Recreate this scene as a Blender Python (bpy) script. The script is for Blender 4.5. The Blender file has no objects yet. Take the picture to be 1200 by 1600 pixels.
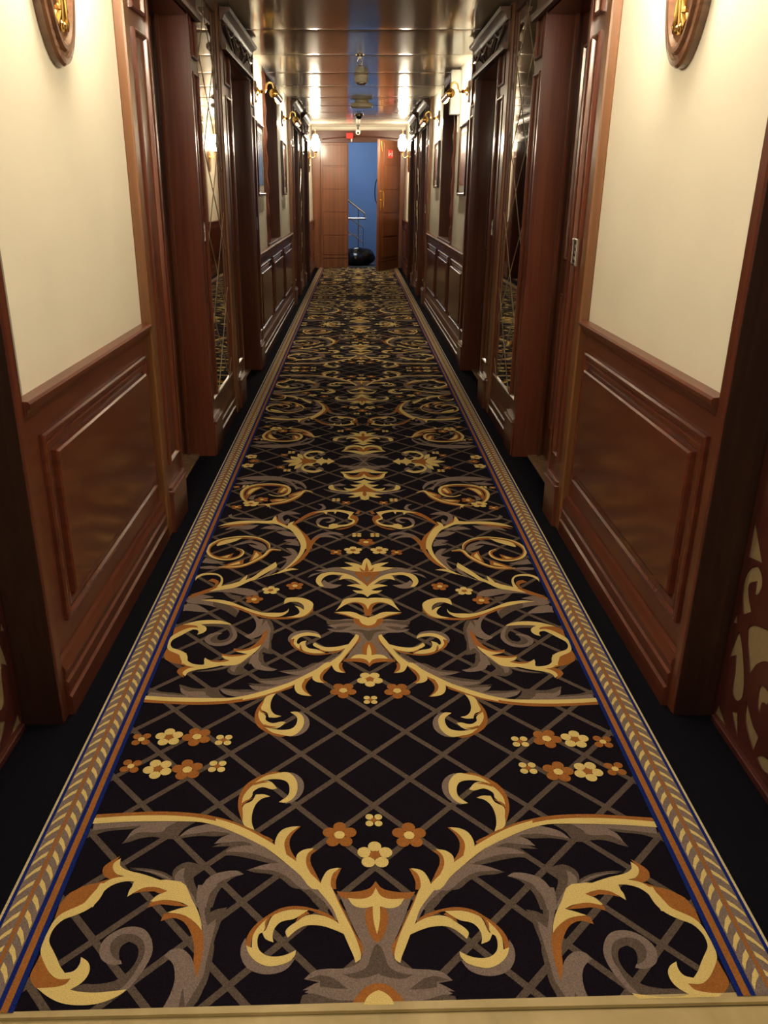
import bpy, bmesh, math, random
from mathutils import Vector
random.seed(7)
S = bpy.context.scene
COL = S.collection
PI = math.pi
CARPET = """O 1200 875 1264 893 1311 940 1329 986 1328 1058 1285 1038 1207 989 1173 896
O 1324 1219 1328 1272 1331 1314 1322 1337 1281 1374 1227 1373 1177 1360 1169 1329 1218 1330 1259 1299 1296 1258
Y 1193 875 1207 943 1235 985 1301 1030 1325 1066 1333 1127 1334 1187 1325 1223 1291 1272 1254 1313 1216 1334 1171 1331 1185 1356 1229 1368 1285 1372 1234 1405 1177 1430 1115 1439 1051 1435 1003 1419 962 1393 946 1374 1001 1382 1060 1388 1121 1385 1159 1377 1130 1355 1112 1325 1111 1288 1130 1257 1161 1238 1157 1271 1170 1299 1201 1308 1230 1278 1254 1244 1282 1208 1309 1172 1316 1142 1312 1104 1289 1065 1244 1041 1200 1009 1173 964 1162 909 1151 875
T 946 1374 927 1344 903 1290 889 1234 891 1190 914 1139 949 1105 997 1094 1040 1104 1078 1133 1099 1170 1097 1214 1076 1249 1033 1270 993 1266 1004 1249 1033 1235 1054 1206 1058 1170 1037 1140 994 1132 951 1147 926 1183 919 1227 927 1269 948 1307 976 1341 992 1371
d 1006 1252 1018 1213 1015 1184 992 1166 956 1184 940 1227 946 1269 967 1307 1001 1338 1070 1353 1119 1353 1159 1377 1083 1390 989 1384 951 1344 930 1283 921 1205 943 1154 995 1129 1038 1137 1061 1170 1057 1206 1034 1238
D 671 879 695 939 692 1021 664 1005 625 996 637 1052 642 1083 651 1152 653 1217 647 1287 652 1348 673 1400 691 1460 744 1461 747 1420 740 1349 697 1301 683 1203 697 1088 717 1013 720 948 691 879
T 768 880 761 956 728 1045 704 1122 691 1203 690 1288 696 1322 716 1260 740 1222 780 1195 817 1201 837 1226 800 1254 777 1302 769 1342 773 1395 794 1461 738 1461 738 1420 739 1355 720 1420 690 1375 670 1315 668 1253 669 1196 669 1137 660 1052 694 1088 717 1013 718 948 684 879
O 1033 927 1000 895 946 890 888 917 940 916 994 918
O 957 1001 954 974 916 961 861 962 786 994 849 990 911 984
O 888 1068 883 1032 848 1025 807 1030 762 1057 713 1103 700 1137 688 1225 692 1326 716 1260 727 1189 752 1126 792 1071 842 1051
Y 1056 946 1052 908 1049 865 847 863 781 956 742 1021 719 1076 711 1111 738 1080 784 1045 827 1030 871 1026 825 1006 787 993 833 969 895 961 947 974 934 941 892 915 945 894 999 899 1034 925
D 1091 787 1019 789 936 809 888 837 892 802 873 770 834 751 766 773 768 801 794 829 784 872 755 931 749 981 798 940 912 855 999 813
T 1088 796 1000 810 914 846 839 906 776 981 747 993 777 940 814 889 840 837 843 785 861 794 879 837 858 881 917 831 987 804
D 578 820 636 831 687 866 711 927 711 997 686 997 676 922 651 872 618 837
T 753 997 760 940 752 889 727 836 682 809 612 799 578 819 635 837 686 872 710 931 713 997
O 1148 719 1180 749 1205 786 1194 827 1158 850 1091 841 1133 826 1158 795 1161 758
O 1099 837 1158 850 1214 875 1286 910 1316 944 1297 1002 1230 1001 1211 952 1189 901 1142 857
Y 1142 735 1165 763 1158 799 1133 826 1099 836 1154 853 1193 897 1218 952 1236 1001 1186 1001 1174 939 1141 888 1085 864 1021 867 1054 900 1057 946 1029 917 987 891 930 899 888 917 928 937 954 970 889 961 825 973 773 997 760 993 805 940 870 890 940 855 1017 825 1093 803 1133 776
O 1035 930 1013 899 968 883 881 917 924 926 962 911 1002 915
D 1321 568 1252 547 1180 534 1090 526 1137 552 1246 567 1306 594
D 1162 646 1140 600 1095 569 1021 563 984 527 930 495 849 508 890 542 920 615 965 615 1027 602 1084 612 1124 632
D 919 615 874 582 810 567 720 566 663 581 730 596 820 594
D 746 662 673 626 600 620 518 653 596 653 683 658
D 683 714 672 684 599 683 539 697 475 720 472 753 550 727 610 709
T 1328 520 1225 505 1127 500 1037 493 929 499 980 543 990 568 1034 574 1094 574 1138 605 1152 636 1134 564 1097 531 1178 539 1251 550 1322 564
T 908 600 873 552 817 526 765 518 666 576 757 566 823 577 873 587
T 737 643 707 601 657 581 596 595 519 651 606 627 672 632
T 679 686 632 659 559 651 480 668 474 727 538 704 598 690
T 766 515 659 565 563 615 485 660 513 668 607 620 689 571
O 1331 459 1203 448 1065 438 941 440 830 453 733 478 652 514 570 560 491 601 466 621 486 645 565 598 646 555 727 517 824 487 934 474 1057 472 1194 480 1341 491
Y 1346 487 1196 471 1059 464 935 467 825 481 728 509 647 548 566 592 487 639 463 658 484 670 562 625 643 578 724 538 820 508 928 503 1050 504 1186 509 1335 523
D 690 710 628 683 554 692 463 729 394 765 468 757 564 729 646 711
D 572 796 515 786 443 794 383 830 306 898 358 892 410 844 462 818 526 810
T 678 690 631 664 573 659 512 676 450 713 394 763 463 736 553 699 627 690
T 749 525 693 540 620 580 547 629 466 696 396 761 448 743 535 668 616 610 690 561
T 558 792 489 762 432 754 386 754 335 815 268 897 316 898 383 835 442 800 514 791
O 758 470 685 494 603 535 522 583 449 653 400 705 453 687 579 610 677 550 750 515
Y 755 483 666 517 585 560 512 609 456 651 400 705 346 751 301 797 241 865 226 897 275 897 327 828 388 766 451 706 531 639 620 580 693 540 750 520
O 346 530 391 536 413 589 420 648 397 705 354 752 348 742 379 686 392 628 379 578
Y 456 653 454 599 435 558 399 536 354 531 396 578 415 638 398 710 421 715
O 260 675 297 674 314 723 310 770 270 845 236 869 269 796 288 751 287 704
Y 352 747 351 705 322 676 277 667 305 704 307 760 278 828 329 806
O 149 780 177 794 197 849 199 897 170 897 172 849
Y 238 871 229 832 209 796 174 782 156 782 186 814 195 867 187 909 233 910
T 454 146 403 156 359 204 347 263 360 321 396 366 434 378 391 321 383 275 396 204
O 609 534 644 456 662 391 663 312 640 242 597 194 544 157 487 144 438 183 486 159 541 179 589 226 624 277 638 357 639 402 623 466 593 541
o 646 382 625 359 590 341 617 366 637 393
o 604 242 574 220 524 225 572 237 599 251
Y 616 524 629 456 635 393 597 362 583 317 543 315 510 330 548 345 575 385 585 445 580 508 563 556
Y 645 391 642 323 600 242 546 215 512 227 482 272 507 279 557 263 598 294 601 332 639 380
Y 597 228 550 179 494 159 437 150 392 204 379 275 391 333 427 372 464 369 423 322 420 264 439 220 482 203 538 208
D 352 877 294 927 250 985 191 1037 239 935 296 876
T 307 876 238 944 196 1001 166 1064 155 1008 226 901 262 876
O 196 875 171 926 142 992 115 1056 82 1132 58 1176 60 1212 67 1227 88 1169 121 1079 155 1000
Y 269 876 225 935 182 1000 154 1079 134 1125 114 1177 94 1227 87 1254 66 1234 75 1176 95 1117 128 1040 156 976 185 901 199 875
T 153 933 129 1000 88 1109 60 1180 64 1234 88 1263 138 1278 199 1280 248 1291 283 1325 222 1338 245 1359 277 1379 219 1397 147 1410 100 1412 0 1442 0 931
d 271 1326 223 1308 174 1319 115 1365 172 1362 221 1354 222 1331
d 294 1438 285 1391 244 1384 183 1403 147 1410 94 1411 106 1443
d 0 1167 15 1183 29 1226 42 1268 70 1289 107 1300 137 1302 94 1320 45 1316 15 1306 0 1296
O 106 1443 88 1402 58 1363 27 1344 0 1339 0 1464 105 1465
Y 62 1464 59 1439 46 1402 22 1379 0 1369 0 1464
O 168 908 130 913 75 908 26 891 0 852 0 946 61 963 116 951 153 936
O 36 995 47 1031 39 1094 18 1146 0 1162 0 987
Y 0 889 20 932 61 949 120 945 95 984 55 997 15 987 14 1047 7 1093 0 1124
T 529 1143 541 1180 538 1223 517 1266 483 1293 432 1306 383 1299 348 1278 323 1236 345 1243 386 1264 430 1268 475 1248 504 1216 520 1180
O 149 1085 181 1040 229 1013 290 993 344 987 397 998 441 1027 483 1066 511 1105 525 1151 522 1184 502 1202 503 1150 485 1109 450 1053 395 1017 349 1004 282 1008 235 1027 187 1055
o 453 1112 457 1066 436 1039 448 1078
o 333 1070 322 1042 288 1017 278 1027 310 1048
Y 124 1129 151 1079 194 1048 248 1031 294 1037 332 1069 356 1089 371 1115 359 1143 323 1104 285 1084 226 1086 179 1102
Y 284 1009 349 1006 395 1018 433 1043 450 1105 464 1120 448 1150 414 1166 421 1135 415 1097 391 1067 343 1054 314 1034
Y 451 1051 481 1090 500 1135 498 1191 522 1180 508 1216 475 1251 429 1272 386 1268 344 1250 324 1222 323 1200 353 1218 390 1229 434 1226 467 1201 479 1165 476 1128 460 1116 454 1082
T 288 1450 221 1429 122 1424 78 1398 157 1380 228 1368 286 1371 219 1335 122 1341 69 1310 52 1225 0 1226 0 1435 69 1452 140 1466 212 1451
O 243 1546 177 1521 104 1474 51 1421 0 1402 0 1480 68 1507 159 1539
Y 242 1558 178 1567 105 1562 41 1507 0 1480 0 1431 33 1441 95 1479 159 1526
O 239 1571 188 1647 124 1697 73 1697 36 1639 27 1563 19 1511 0 1508 0 1620 30 1737 105 1736 180 1677
Y 229 1580 198 1677 171 1756 105 1780 30 1781 0 1767 0 1601 21 1678 68 1713 124 1707 179 1653
T 411 2245 341 2268 271 2302 199 2302 107 2247 16 2218 0 1964 47 2039 127 2160 208 2216 299 2222 379 2187 462 2112 429 2180 339 2217
O 107 2229 46 2224 0 2230 0 1957 18 2017 67 2127
t 52 2172 17 2127 0 2112 0 2007 13 2061
Y 0 1793 29 1838 77 1858 113 1903 48 1896 29 1910 87 1952 157 1979 87 2006 46 1991 106 2075 166 2097 217 2074 197 2153 137 2153 97 2104 67 2082 0 1964 0 1900
Y 0 1964 47 2039 97 2126 167 2187 238 2211 299 2211 358 2181 390 2113 392 2036 359 1967 328 1961 352 2036 336 2113 287 2165 227 2166 157 2146 97 2093 47 2017 0 1869
T 359 1967 310 1940 251 1940 192 1994 253 2004 303 2036 332 2080 350 2036
Y 0 2478 24 2431 40 2335 97 2379 180 2396 107 2317 148 2308 217 2298 127 2242 46 2220 0 2220
o 0 2400 10 2299 16 2229 0 2218
o 61 2304 11 2220 46 2224
d 1129 1724 996 1650 927 1556 935 1481 1022 1574 1117 1649
T 1216 1737 1119 1724 999 1670 925 1603 937 1490 982 1555 1064 1611 1185 1668 1312 1697 1329 1736
O 1058 1693 938 1635 836 1556 739 1505 664 1483 566 1492 487 1529 449 1578 475 1492 563 1459 662 1458 745 1479 853 1543 954 1618
Y 1225 1737 1133 1748 1015 1717 922 1651 821 1585 744 1548 671 1548 616 1549 581 1573 569 1615 571 1559 612 1502 665 1485 739 1505 836 1556 938 1632 1037 1675 1127 1710
T 853 1547 793 1501 740 1392 742 1305 779 1233 841 1225 792 1270 774 1357 802 1464
D 744 1464 688 1447 657 1358 646 1203 661 1137 680 1323 714 1437
T 714 1443 674 1323 666 1203 659 1073 690 1105 693 1237 737 1322
T 1317 1687 1250 1668 1175 1610 1138 1554 1222 1562 1326 1580
Y 530 1654 501 1606 488 1550 513 1512 574 1484 484 1485 432 1532 400 1617 399 1694 445 1753 513 1783 588 1776 609 1742 610 1677 564 1713 508 1709 465 1655 459 1593 494 1635
O 421 1655 434 1569 476 1503 555 1466 457 1485 402 1560 394 1636
T 1322 1823 1224 1890 1076 1933 940 1934 848 1893 810 1827 886 1810 1006 1854 1124 1870 1234 1838
T 1315 1786 1231 1824 1139 1788 1212 1767 1294 1750
d 1073 1850 932 1800 951 1729 1013 1769
T 677 2676 622 2666 568 2559 579 2435 645 2290 695 2251 659 2353 650 2454 695 2499 637 2517 614 2559
T 704 2844 618 2860 572 2799 603 2786 562 2744 627 2736 688 2754 632 2799
T 782 3018 705 3024 646 2996 607 2937 680 2943 738 2971
T 858 2065 766 2215 736 2343 713 2254 768 2155
O 1326 1796 1267 1860 1197 1922 1133 1975 1105 1954 1174 1880 1258 1811 1328 1766
o 1227 2049 1200 2086 1164 2068 1137 2026 1150 1954 1198 1880 1163 1954 1162 2004 1191 2031
Y 1144 1945 1128 2026 1136 2099 1168 2146 1229 2158 1284 2141 1317 2094 1324 2052 1328 2120 1291 2177 1225 2189 1163 2168 1123 2109 1108 2035 1109 1951
Y 700 3203 650 3178 584 3056 526 2868 509 2733 526 2560 569 2414 636 2274 704 2187 798 2121 905 2046 990 1946 1082 1907 1188 1871 1121 1954 1031 2005 972 2049 875 2070 775 2139 675 2235 616 2354 567 2517 553 2710 584 2914 643 3080
Y 975 2042 896 2107 828 2240 736 2397 720 2309 767 2231 833 2133 875 2068
Y 989 2023 962 2101 934 2161 940 2069
Y 690 2220 610 2279 541 2260 624 2232 703 2178
Y 1269 2731 1238 2812 1153 2863 1065 2891 1119 2813 1193 2754 1256 2709
O 1236 2487 1175 2516 1101 2570 1123 2467 1181 2446
Y 1195 2481 1124 2533 1142 2475
O 954 2407 939 2535 938 2627 877 2578 864 2511 913 2428
Y 935 2427 917 2588 886 2521
O 1175 2293 1101 2373 1000 2445 995 2354 1075 2314
Y 1126 2314 1028 2406 1021 2360
T 1136 2710 1070 2788 984 2835 885 2768 836 2664 859 2616 947 2681 1003 2751 917 2729 977 2780 1047 2757
T 1317 2476 1240 2429 1146 2389 1220 2364 1332 2384
T 1332 2304 1248 2322 1157 2290 1238 2266 1327 2275
T 1322 1776 1240 1800 1134 1784 1215 1752 1150 1739 1047 1682 963 1635 923 1568 986 1583 1073 1646 1175 1703 1314 1693
T 1332 1667 1270 1667 1201 1628 1140 1566 1198 1566 1280 1597 1320 1565
O 666 3203 635 3241 639 3154 575 3056 518 2961 479 2846 449 2800 461 2689 489 2539 541 2394 627 2271 576 2394 524 2539 497 2689 520 2845 580 2984 654 3104
O 649 3229 576 3389 484 3510 364 3532 451 3459 536 3366 624 3216
T 475 2818 445 2920 393 2991 309 3027 233 3004 188 2950 270 2970 336 2970 259 2905 210 2832 296 2900 371 2911 425 2876 457 2773
o 476 2800 435 2892 376 2923 423 2842 454 2729
T 440 3205 448 3281 427 3346 369 3372 310 3373 277 3321 287 3270 335 3239 366 3256 326 3277 308 3316 338 3341 387 3325 412 3269 419 3205 370 3143 330 3102 388 3126
O 115 3440 66 3362 67 3284 93 3196 159 3116 235 3074 273 3088 141 3153 98 3258 98 3317 147 3361 128 3427
O 93 3462 68 3540 41 3522 63 3449
Y 482 3485 385 3540 264 3558 173 3529 103 3494 128 3419 142 3356 98 3305 101 3233 150 3168 236 3132 302 3090 378 3114 423 3155 440 3210 399 3161 326 3119 328 3174 295 3216 247 3207 256 3182 179 3192 127 3246 114 3292 160 3335 150 3427 193 3480 263 3514 282 3447 293 3506 353 3505 359 3433 388 3492
T 455 3713 401 3705 370 3615 393 3554 437 3546 406 3615 415 3665
T 1250 3061 1194 3148 1082 3169 960 3182 1011 3092 1069 3072 1149 3101
T 939 3093 880 3151 788 3151 687 3080 781 3073 889 3093
T 811 3403 764 3504 684 3515 598 3447 671 3442 734 3431 762 3372 735 3268 710 3334 691 3310 700 3204 756 3224
T 1272 3405 1245 3446 1216 3368 1105 3348 975 3318 897 3283 1019 3293 1139 3312 1228 3332
T 793 3027 718 3044 639 2993 599 2915 694 2933 742 2970
T 710 2840 651 2866 588 2826 566 2716 665 2750 638 2790
O 1309 3100 1236 3169 1126 3214 1012 3225 1097 3171 1216 3140
O 651 3149 639 3212 567 3051 508 2938 469 2791 455 2659 507 2658 514 2791 560 2937
O 827 3392 794 3309 732 3212 693 3164 754 3203 806 3268
Y 1321 3143 1244 3224 1133 3269 1018 3280 908 3271 851 3288 839 3371 824 3396 802 3268 738 3192 700 3152 687 3228 645 3269 665 3168 647 3129 576 2956 513 2791 505 2658 544 2658 567 2790 612 2933 666 3064 724 3124 808 3203 902 3212 996 3222 1103 3211 1222 3180
Y 941 3614 916 3641 893 3570 916 3686 876 3714 955 3686 923 3625
O 872 4011 856 4140 811 4222 759 4141 772 4061 818 3999
Y 846 4028 815 4166 781 4128 821 4036
O 755 3939 701 4022 610 4097 652 3940 723 3868
Y 720 3944 634 4047 670 3957
O 929 3819 839 3853 720 3854 815 3774 896 3750
Y 893 3806 804 3832 746 3837 825 3790
O 1173 3905 1179 4062 1127 4168 1020 4184 1097 4063 1134 3941 1152 3846
Y 1162 3965 1155 4075 1116 4150 1041 4171 1100 4088 1133 4001
T 1132 3841 1123 3922 1077 3961 1084 3893 1084 3818
T 1329 4409 1238 4496 1097 4527 916 4515 765 4432 653 4353 589 4193 594 4122 637 4236 723 4342 759 4368 678 4192 631 4167 690 4111 744 4263 831 4367 976 4393 1118 4392 1237 4417
T 1330 4284 1228 4348 1090 4344 1217 4259
T 732 4698 710 4878 674 4974 658 4790 591 4586 673 4670 717 4633
O 745 5046 678 5047 488 5048 486 5012 580 4993 615 4944 670 4908 713 4992
Y 906 5032 822 5058 737 5071 692 5046 690 5004 769 4991 816 4985
Y 827 4856 805 4958 686 5016 735 4901
Y 755 4755 743 4883 677 4959 699 4813
O 754 5046 680 4932 626 4962 571 5005 496 5024 416 5043 416 5055 755 5052
Y 684 4805 668 4884 625 4953 570 4975 503 5005 565 4918 543 4859 593 4873 621 4887 656 4834 632 4747 575 4711 519 4705 483 4754 444 4700 516 4643 590 4648 658 4713
Y 518 5045 421 5055 314 5044 353 4988 398 4919 404 4982 446 4967 467 4880 493 4951 533 4993
T 521 4742 488 4841 447 4798 436 4735 482 4686 528 4685
T 0 5046 40 4958 69 4898 134 4868 209 4903 289 4881 218 4829 134 4809 171 4780 267 4750 189 4760 97 4746 0 4776
d 0 4998 31 4937 59 4877 0 4866
O 252 4645 224 4609 169 4540 96 4500 33 4528 0 4597 0 4695 51 4639 78 4563 133 4546 197 4618
Y 0 4796 60 4752 133 4700 197 4671 259 4671 206 4634 97 4635 42 4661 0 4690
Y 254 4656 224 4595 204 4485 150 4432 78 4416 34 4444 0 4482 0 4603 33 4514 96 4486 168 4527 206 4615
T 421 4136 352 4057 283 4021 189 3990 79 4018 0 4072 0 4223 79 4134 147 4051 233 4058 336 4089
O 0 4280 61 4177 130 4071 62 4030 0 4018
Y 0 4420 43 4379 111 4347 61 4327 26 4301 79 4261 150 4261 96 4205 61 4197 113 4141 165 4141 210 4171 186 4103 130 4091 79 4129 0 4270
Y 0 4249 79 4114 147 4059 215 4058 284 4082 337 4107 366 4169 355 4233 323 4259 313 4195 294 4127 233 4085 164 4086 96 4141 44 4218
T 323 4259 254 4304 186 4253 235 4229 296 4216 313 4177
Y 0 3815 37 3843 43 3926 96 3890 164 3894 96 3950 113 3974 191 3985 96 4027 27 4047 0 4023
o 0 4097 21 3974 0 3907 0 3903
/O 24 712 2618 780 2630 805 2610 839 2511 898 2411 990 2315 1071 2283 1181 2282
/Y 22 713 2631 782 2647 811 2625 841 2532 900 2432 992 2330 1073 2300 1184 2299
/O 24 821 2664 842 2752 891 2824 970 2874 1064 2882 1171 2858 1247 2812 1301 2737 1321 2660 1308 2585 1264 2516 1185 2470 1123 2463 1065 2492 1037 2555 1048 2611 1090 2636
/Y 22 810 2660 827 2757 882 2842 963 2897 1057 2915 1167 2890 1252 2844 1310 2762 1331 2669 1317 2578 1270 2495 1189 2442 1114 2438 1051 2480 1021 2555 1035 2624 1089 2662
/O 28 603 4067 653 3892 760 3751 890 3686 1017 3651
/Y 28 515 4026 576 4075 601 4072 660 3921 766 3779 892 3709 1020 3678
/O 30 1022 3696 1111 3753 1174 3845 1210 4008 1187 4125 1114 4206 1013 4235 890 4229 808 4186 768 4103 780 4004 830 3948
/Y 30 1019 3674 1126 3741 1191 3845 1226 4013 1202 4142 1126 4232 1016 4269 893 4262 797 4209 754 4103 766 3987 828 3919 896 3926 953 3971
*OY 162 586 82 5 -1.57
*YO -7 490 49 4 0.79
*YO -9 707 82 5 -1.57
*YO 1112 131 78 5 1.45
*OY 959 136 82 5 -1.39
*OY 1259 111 60 4 0.70
*YO 808 109 54 4 0.79
*OY 835 1746 68 5 0.50
*YO 727 1894 68 5 1.60
*OY 550 1968 68 5 1.40
*YO 79 2953 49 4 0.79
*OY 181 3738 49 4 0.79
*YO 280 3815 49 4 0.79
*OY 0 2797 78 5 4.71
*YO 110 2627 78 5 1.57
*OY 252 2589 56 4 0.79
*YO 1271 4873 72 5 1.30
*OY 1226 5045 68 5 0.00
*OY 904 4812 52 4 0.79
*YO 828 4711 49 4 0.79
*YO 1097 3707 80 5 1.57
*OY 1220 3616 56 4 0.60
*OY 1002 3819 68 5 1.20
*OY 1298 4179 40 4 0.60
*YO 1209 4195 40 4 0.79"""

# ---------------------------------------------------------------- materials
def new_mat(name):
    m = bpy.data.materials.new(name); m.use_nodes = True
    nt = m.node_tree
    return m, nt, nt.nodes['Principled BSDF']

def setp(b, base=None, rough=None, metal=None, coat=None, coat_rough=None, emit=None, strength=None, sheen=None, spec=None):
    if base is not None: b.inputs['Base Color'].default_value = (*base, 1)
    if rough is not None: b.inputs['Roughness'].default_value = rough
    if metal is not None: b.inputs['Metallic'].default_value = metal
    if coat is not None: b.inputs['Coat Weight'].default_value = coat
    if coat_rough is not None: b.inputs['Coat Roughness'].default_value = coat_rough
    if emit is not None: b.inputs['Emission Color'].default_value = (*emit, 1)
    if strength is not None: b.inputs['Emission Strength'].default_value = strength
    if sheen is not None: b.inputs['Sheen Weight'].default_value = sheen
    if spec is not None: b.inputs['Specular IOR Level'].default_value = spec

def noise_col(nt, b, c1, c2, scale=(1, 1, 1), nscale=5.0, detail=5.0, distort=0.0, lo=.3, hi=.7, bump=0.0, bump_dist=.002):
    tc = nt.nodes.new('ShaderNodeTexCoord'); mp = nt.nodes.new('ShaderNodeMapping')
    nz = nt.nodes.new('ShaderNodeTexNoise'); rp = nt.nodes.new('ShaderNodeValToRGB')
    mp.inputs['Scale'].default_value = scale
    nz.inputs['Scale'].default_value = nscale; nz.inputs['Detail'].default_value = detail
    nz.inputs['Distortion'].default_value = distort
    rp.color_ramp.elements[0].position = lo; rp.color_ramp.elements[0].color = (*c1, 1)
    rp.color_ramp.elements[1].position = hi; rp.color_ramp.elements[1].color = (*c2, 1)
    nt.links.new(tc.outputs['Object'], mp.inputs['Vector']); nt.links.new(mp.outputs['Vector'], nz.inputs['Vector'])
    nt.links.new(nz.outputs['Fac'], rp.inputs['Fac']); nt.links.new(rp.outputs['Color'], b.inputs['Base Color'])
    if bump:
        bp = nt.nodes.new('ShaderNodeBump'); bp.inputs['Strength'].default_value = bump; bp.inputs['Distance'].default_value = bump_dist
        nt.links.new(nz.outputs['Fac'], bp.inputs['Height']); nt.links.new(bp.outputs['Normal'], b.inputs['Normal'])
    return nz, rp

def wood(name, c1, c2, scale, rough=.3, coat=.5, distort=1.2, nscale=1.0):
    m, nt, b = new_mat(name)
    noise_col(nt, b, c1, c2, scale, nscale, 7, distort, .28, .74, .03, .002)
    setp(b, rough=rough, coat=coat, coat_rough=.14)
    return m

def plain(name, base, rough=.5, metal=0.0, coat=0.0, var=.12, nscale=30, bump=0.0):
    m, nt, b = new_mat(name)
    c1 = tuple(c * (1 - var) for c in base); c2 = tuple(min(1, c * (1 + var)) for c in base)
    noise_col(nt, b, c1, c2, (1, 1, 1), nscale, 4, 0, .3, .7, bump, .002)
    setp(b, rough=rough, metal=metal, coat=coat)
    return m

def emitter(name, col, strength, base=(.9, .88, .8)):
    m, nt, b = new_mat(name)
    setp(b, base=base, rough=.25, emit=col, strength=strength)
    return m

MA1, MA2 = (.070, .0175, .0092), (.130, .037, .0185)
WOODV = wood('mahogany_vertical', MA1, MA2, (34, 34, 1.1))
WOODH = wood('mahogany_horizontal', (.066, .0155, .0085), (.120, .033, .0165), (34, 1.1, 34), .36, .22)
WOODF = wood('mahogany_figured', (.068, .0145, .008), (.124, .031, .0155), (5, 5, 14), .27, .6, 2.2)
WOODL = wood('oak_lipping', (.125, .050, .019), (.185, .078, .030), (30, 30, 1.2), .34, .4)
WOODD = wood('shaded_dark_wood', (.018, .007, .005), (.035, .013, .009), (30, 30, 1.2), .4, .3)  # dark brown wood with the shadow on it put into the colour
WOODE = wood('striped_sapele', (.12, .038, .016), (.25, .088, .036), (22, 22, .5), .38, .25, .5)
PLASTER = plain('cream_plaster', (.75, .715, .60), .62, var=.03, nscale=3, bump=.05)
GOLDP = plain('gold_panel', (.27, .205, .11), .5, .1, var=.08, nscale=60)
FRET = wood('fret_wood', (.050, .011, .009), (.075, .018, .013), (14, 14, 2), .42, .25)
BRASS = plain('polished_brass', (.90, .60, .20), .18, 1.0, var=.08, nscale=12)
CHROME = plain('brushed_chrome', (.62, .60, .57), .25, 1.0, var=.06)
WHITE = plain('white_plastic', (.78, .77, .72), .4, var=.03)
CREAMP = plain('cream_plastic', (.88, .84, .68), .42, var=.03)
BLACK = plain('black_plastic', (.012, .012, .013), .3, var=.2)
BAGM = plain('black_bin_bag', (.012, .011, .011), .22, var=.2, nscale=9, bump=.3)
REDM = plain('red_sign', (.70, .035, .03), .4, var=.05)
SIGNW = plain('white_lettering', (.9, .88, .86), .4, var=.02)
BLUEP = plain('blue_paint', (.125, .215, .40), .55, var=.08, nscale=1.6, bump=.05)
DARKF = plain('dark_stair_floor', (.02, .018, .018), .6, var=.2)
ARTB = plain('blue_print', (.20, .28, .40), .12, var=.5, nscale=4)
ARTR = plain('reflected_wood_print', (.30, .125, .052), .2, var=.35, nscale=4)  # brown of wood reflected in picture glass, painted as the print
MOUNT = plain('pale_mount', (.5, .46, .38), .3, var=.04)
WOODM = wood('carved_wood', (.055, .022, .013), (.10, .042, .025), (30, 30, 3), .55, .08)
WOODO = wood('plaque_wood', (.10, .045, .024), (.19, .090, .050), (8, 8, 22), .25, .6, 1.5)
FRAMEM = wood('picture_frame_wood', (.035, .014, .008), (.07, .028, .014), (30, 30, 2), .3, .5)
GLOBE = emitter('lit_glass_globe', (1.0, .87, .65), 165.0)
BULB = emitter('lit_picture_tube', (1.0, .87, .64), 330.0)
MIRROR, _nt, _b = new_mat('smoked_mirror'); setp(_b, (.74, .70, .64), .025, 1.0)
STRIP = plain('gilt_mirror_strip', (.85, .76, .58), .3, .9, var=.05)

def marble(name, c1, c2, nscale=6):
    m, nt, b = new_mat(name)
    noise_col(nt, b, c1, c2, (1, 1, 1), nscale, 9, 1.5, .35, .65, .1, .001)
    setp(b, rough=.55); return m
SILLM = marble('cream_marble', (.29, .22, .095), (.40, .31, .145), 5)
MARB = marble('brown_marble', (.10, .055, .028), (.26, .16, .085), 9)

def pile(name, base, var=.35):
    m, nt, b = new_mat(name)
    c1 = tuple(c * (1 - var) for c in base); c2 = tuple(min(1, c * (1 + var)) for c in base)
    noise_col(nt, b, c1, c2, (1, 1, 1), 420, 3, 0, .3, .7, .7, .004)
    setp(b, rough=1.0, sheen=0.0, spec=.04); return m
PILE = dict(K=pile('pile_navy_black', (.0070, .0052, .0095)), N=pile('pile_navy', (.0050, .0052, .0090)), D=pile('pile_dark_taupe', (.090, .067, .055)),
            T=pile('pile_taupe', (.180, .135, .120), .28), O=pile('pile_rust', (.285, .110, .028), .25), Y=pile('pile_gold', (.61, .475, .185), .18),
            B=pile('pile_blue', (.008, .018, .135), .3), C=pile('pile_cream', (.55, .45, .26), .2))

# glossy ceiling sheet
CEIL, _nt, _b = new_mat('glossy_ceiling_sheet')
setp(_b, (.66, .59, .47), .11, .10)
_tc = _nt.nodes.new('ShaderNodeTexCoord'); _mp = _nt.nodes.new('ShaderNodeMapping'); _nz = _nt.nodes.new('ShaderNodeTexNoise'); _bp = _nt.nodes.new('ShaderNodeBump')
_mp.inputs['Scale'].default_value = (3.2, .8, 1); _nz.inputs['Scale'].default_value = 1.6; _nz.inputs['Detail'].default_value = 1
_bp.inputs['Strength'].default_value = .2; _bp.inputs['Distance'].default_value = .01
_nt.links.new(_tc.outputs['Object'], _mp.inputs['Vector']); _nt.links.new(_mp.outputs['Vector'], _nz.inputs['Vector'])
_nt.links.new(_nz.outputs['Fac'], _bp.inputs['Height']); _nt.links.new(_bp.outputs['Normal'], _b.inputs['Normal'])

# ---------------------------------------------------------------- building helpers
ORG = {}
def root_org(o):
    while o.parent: o = o.parent
    return ORG.get(o.name, Vector((0, 0, 0)))

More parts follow.
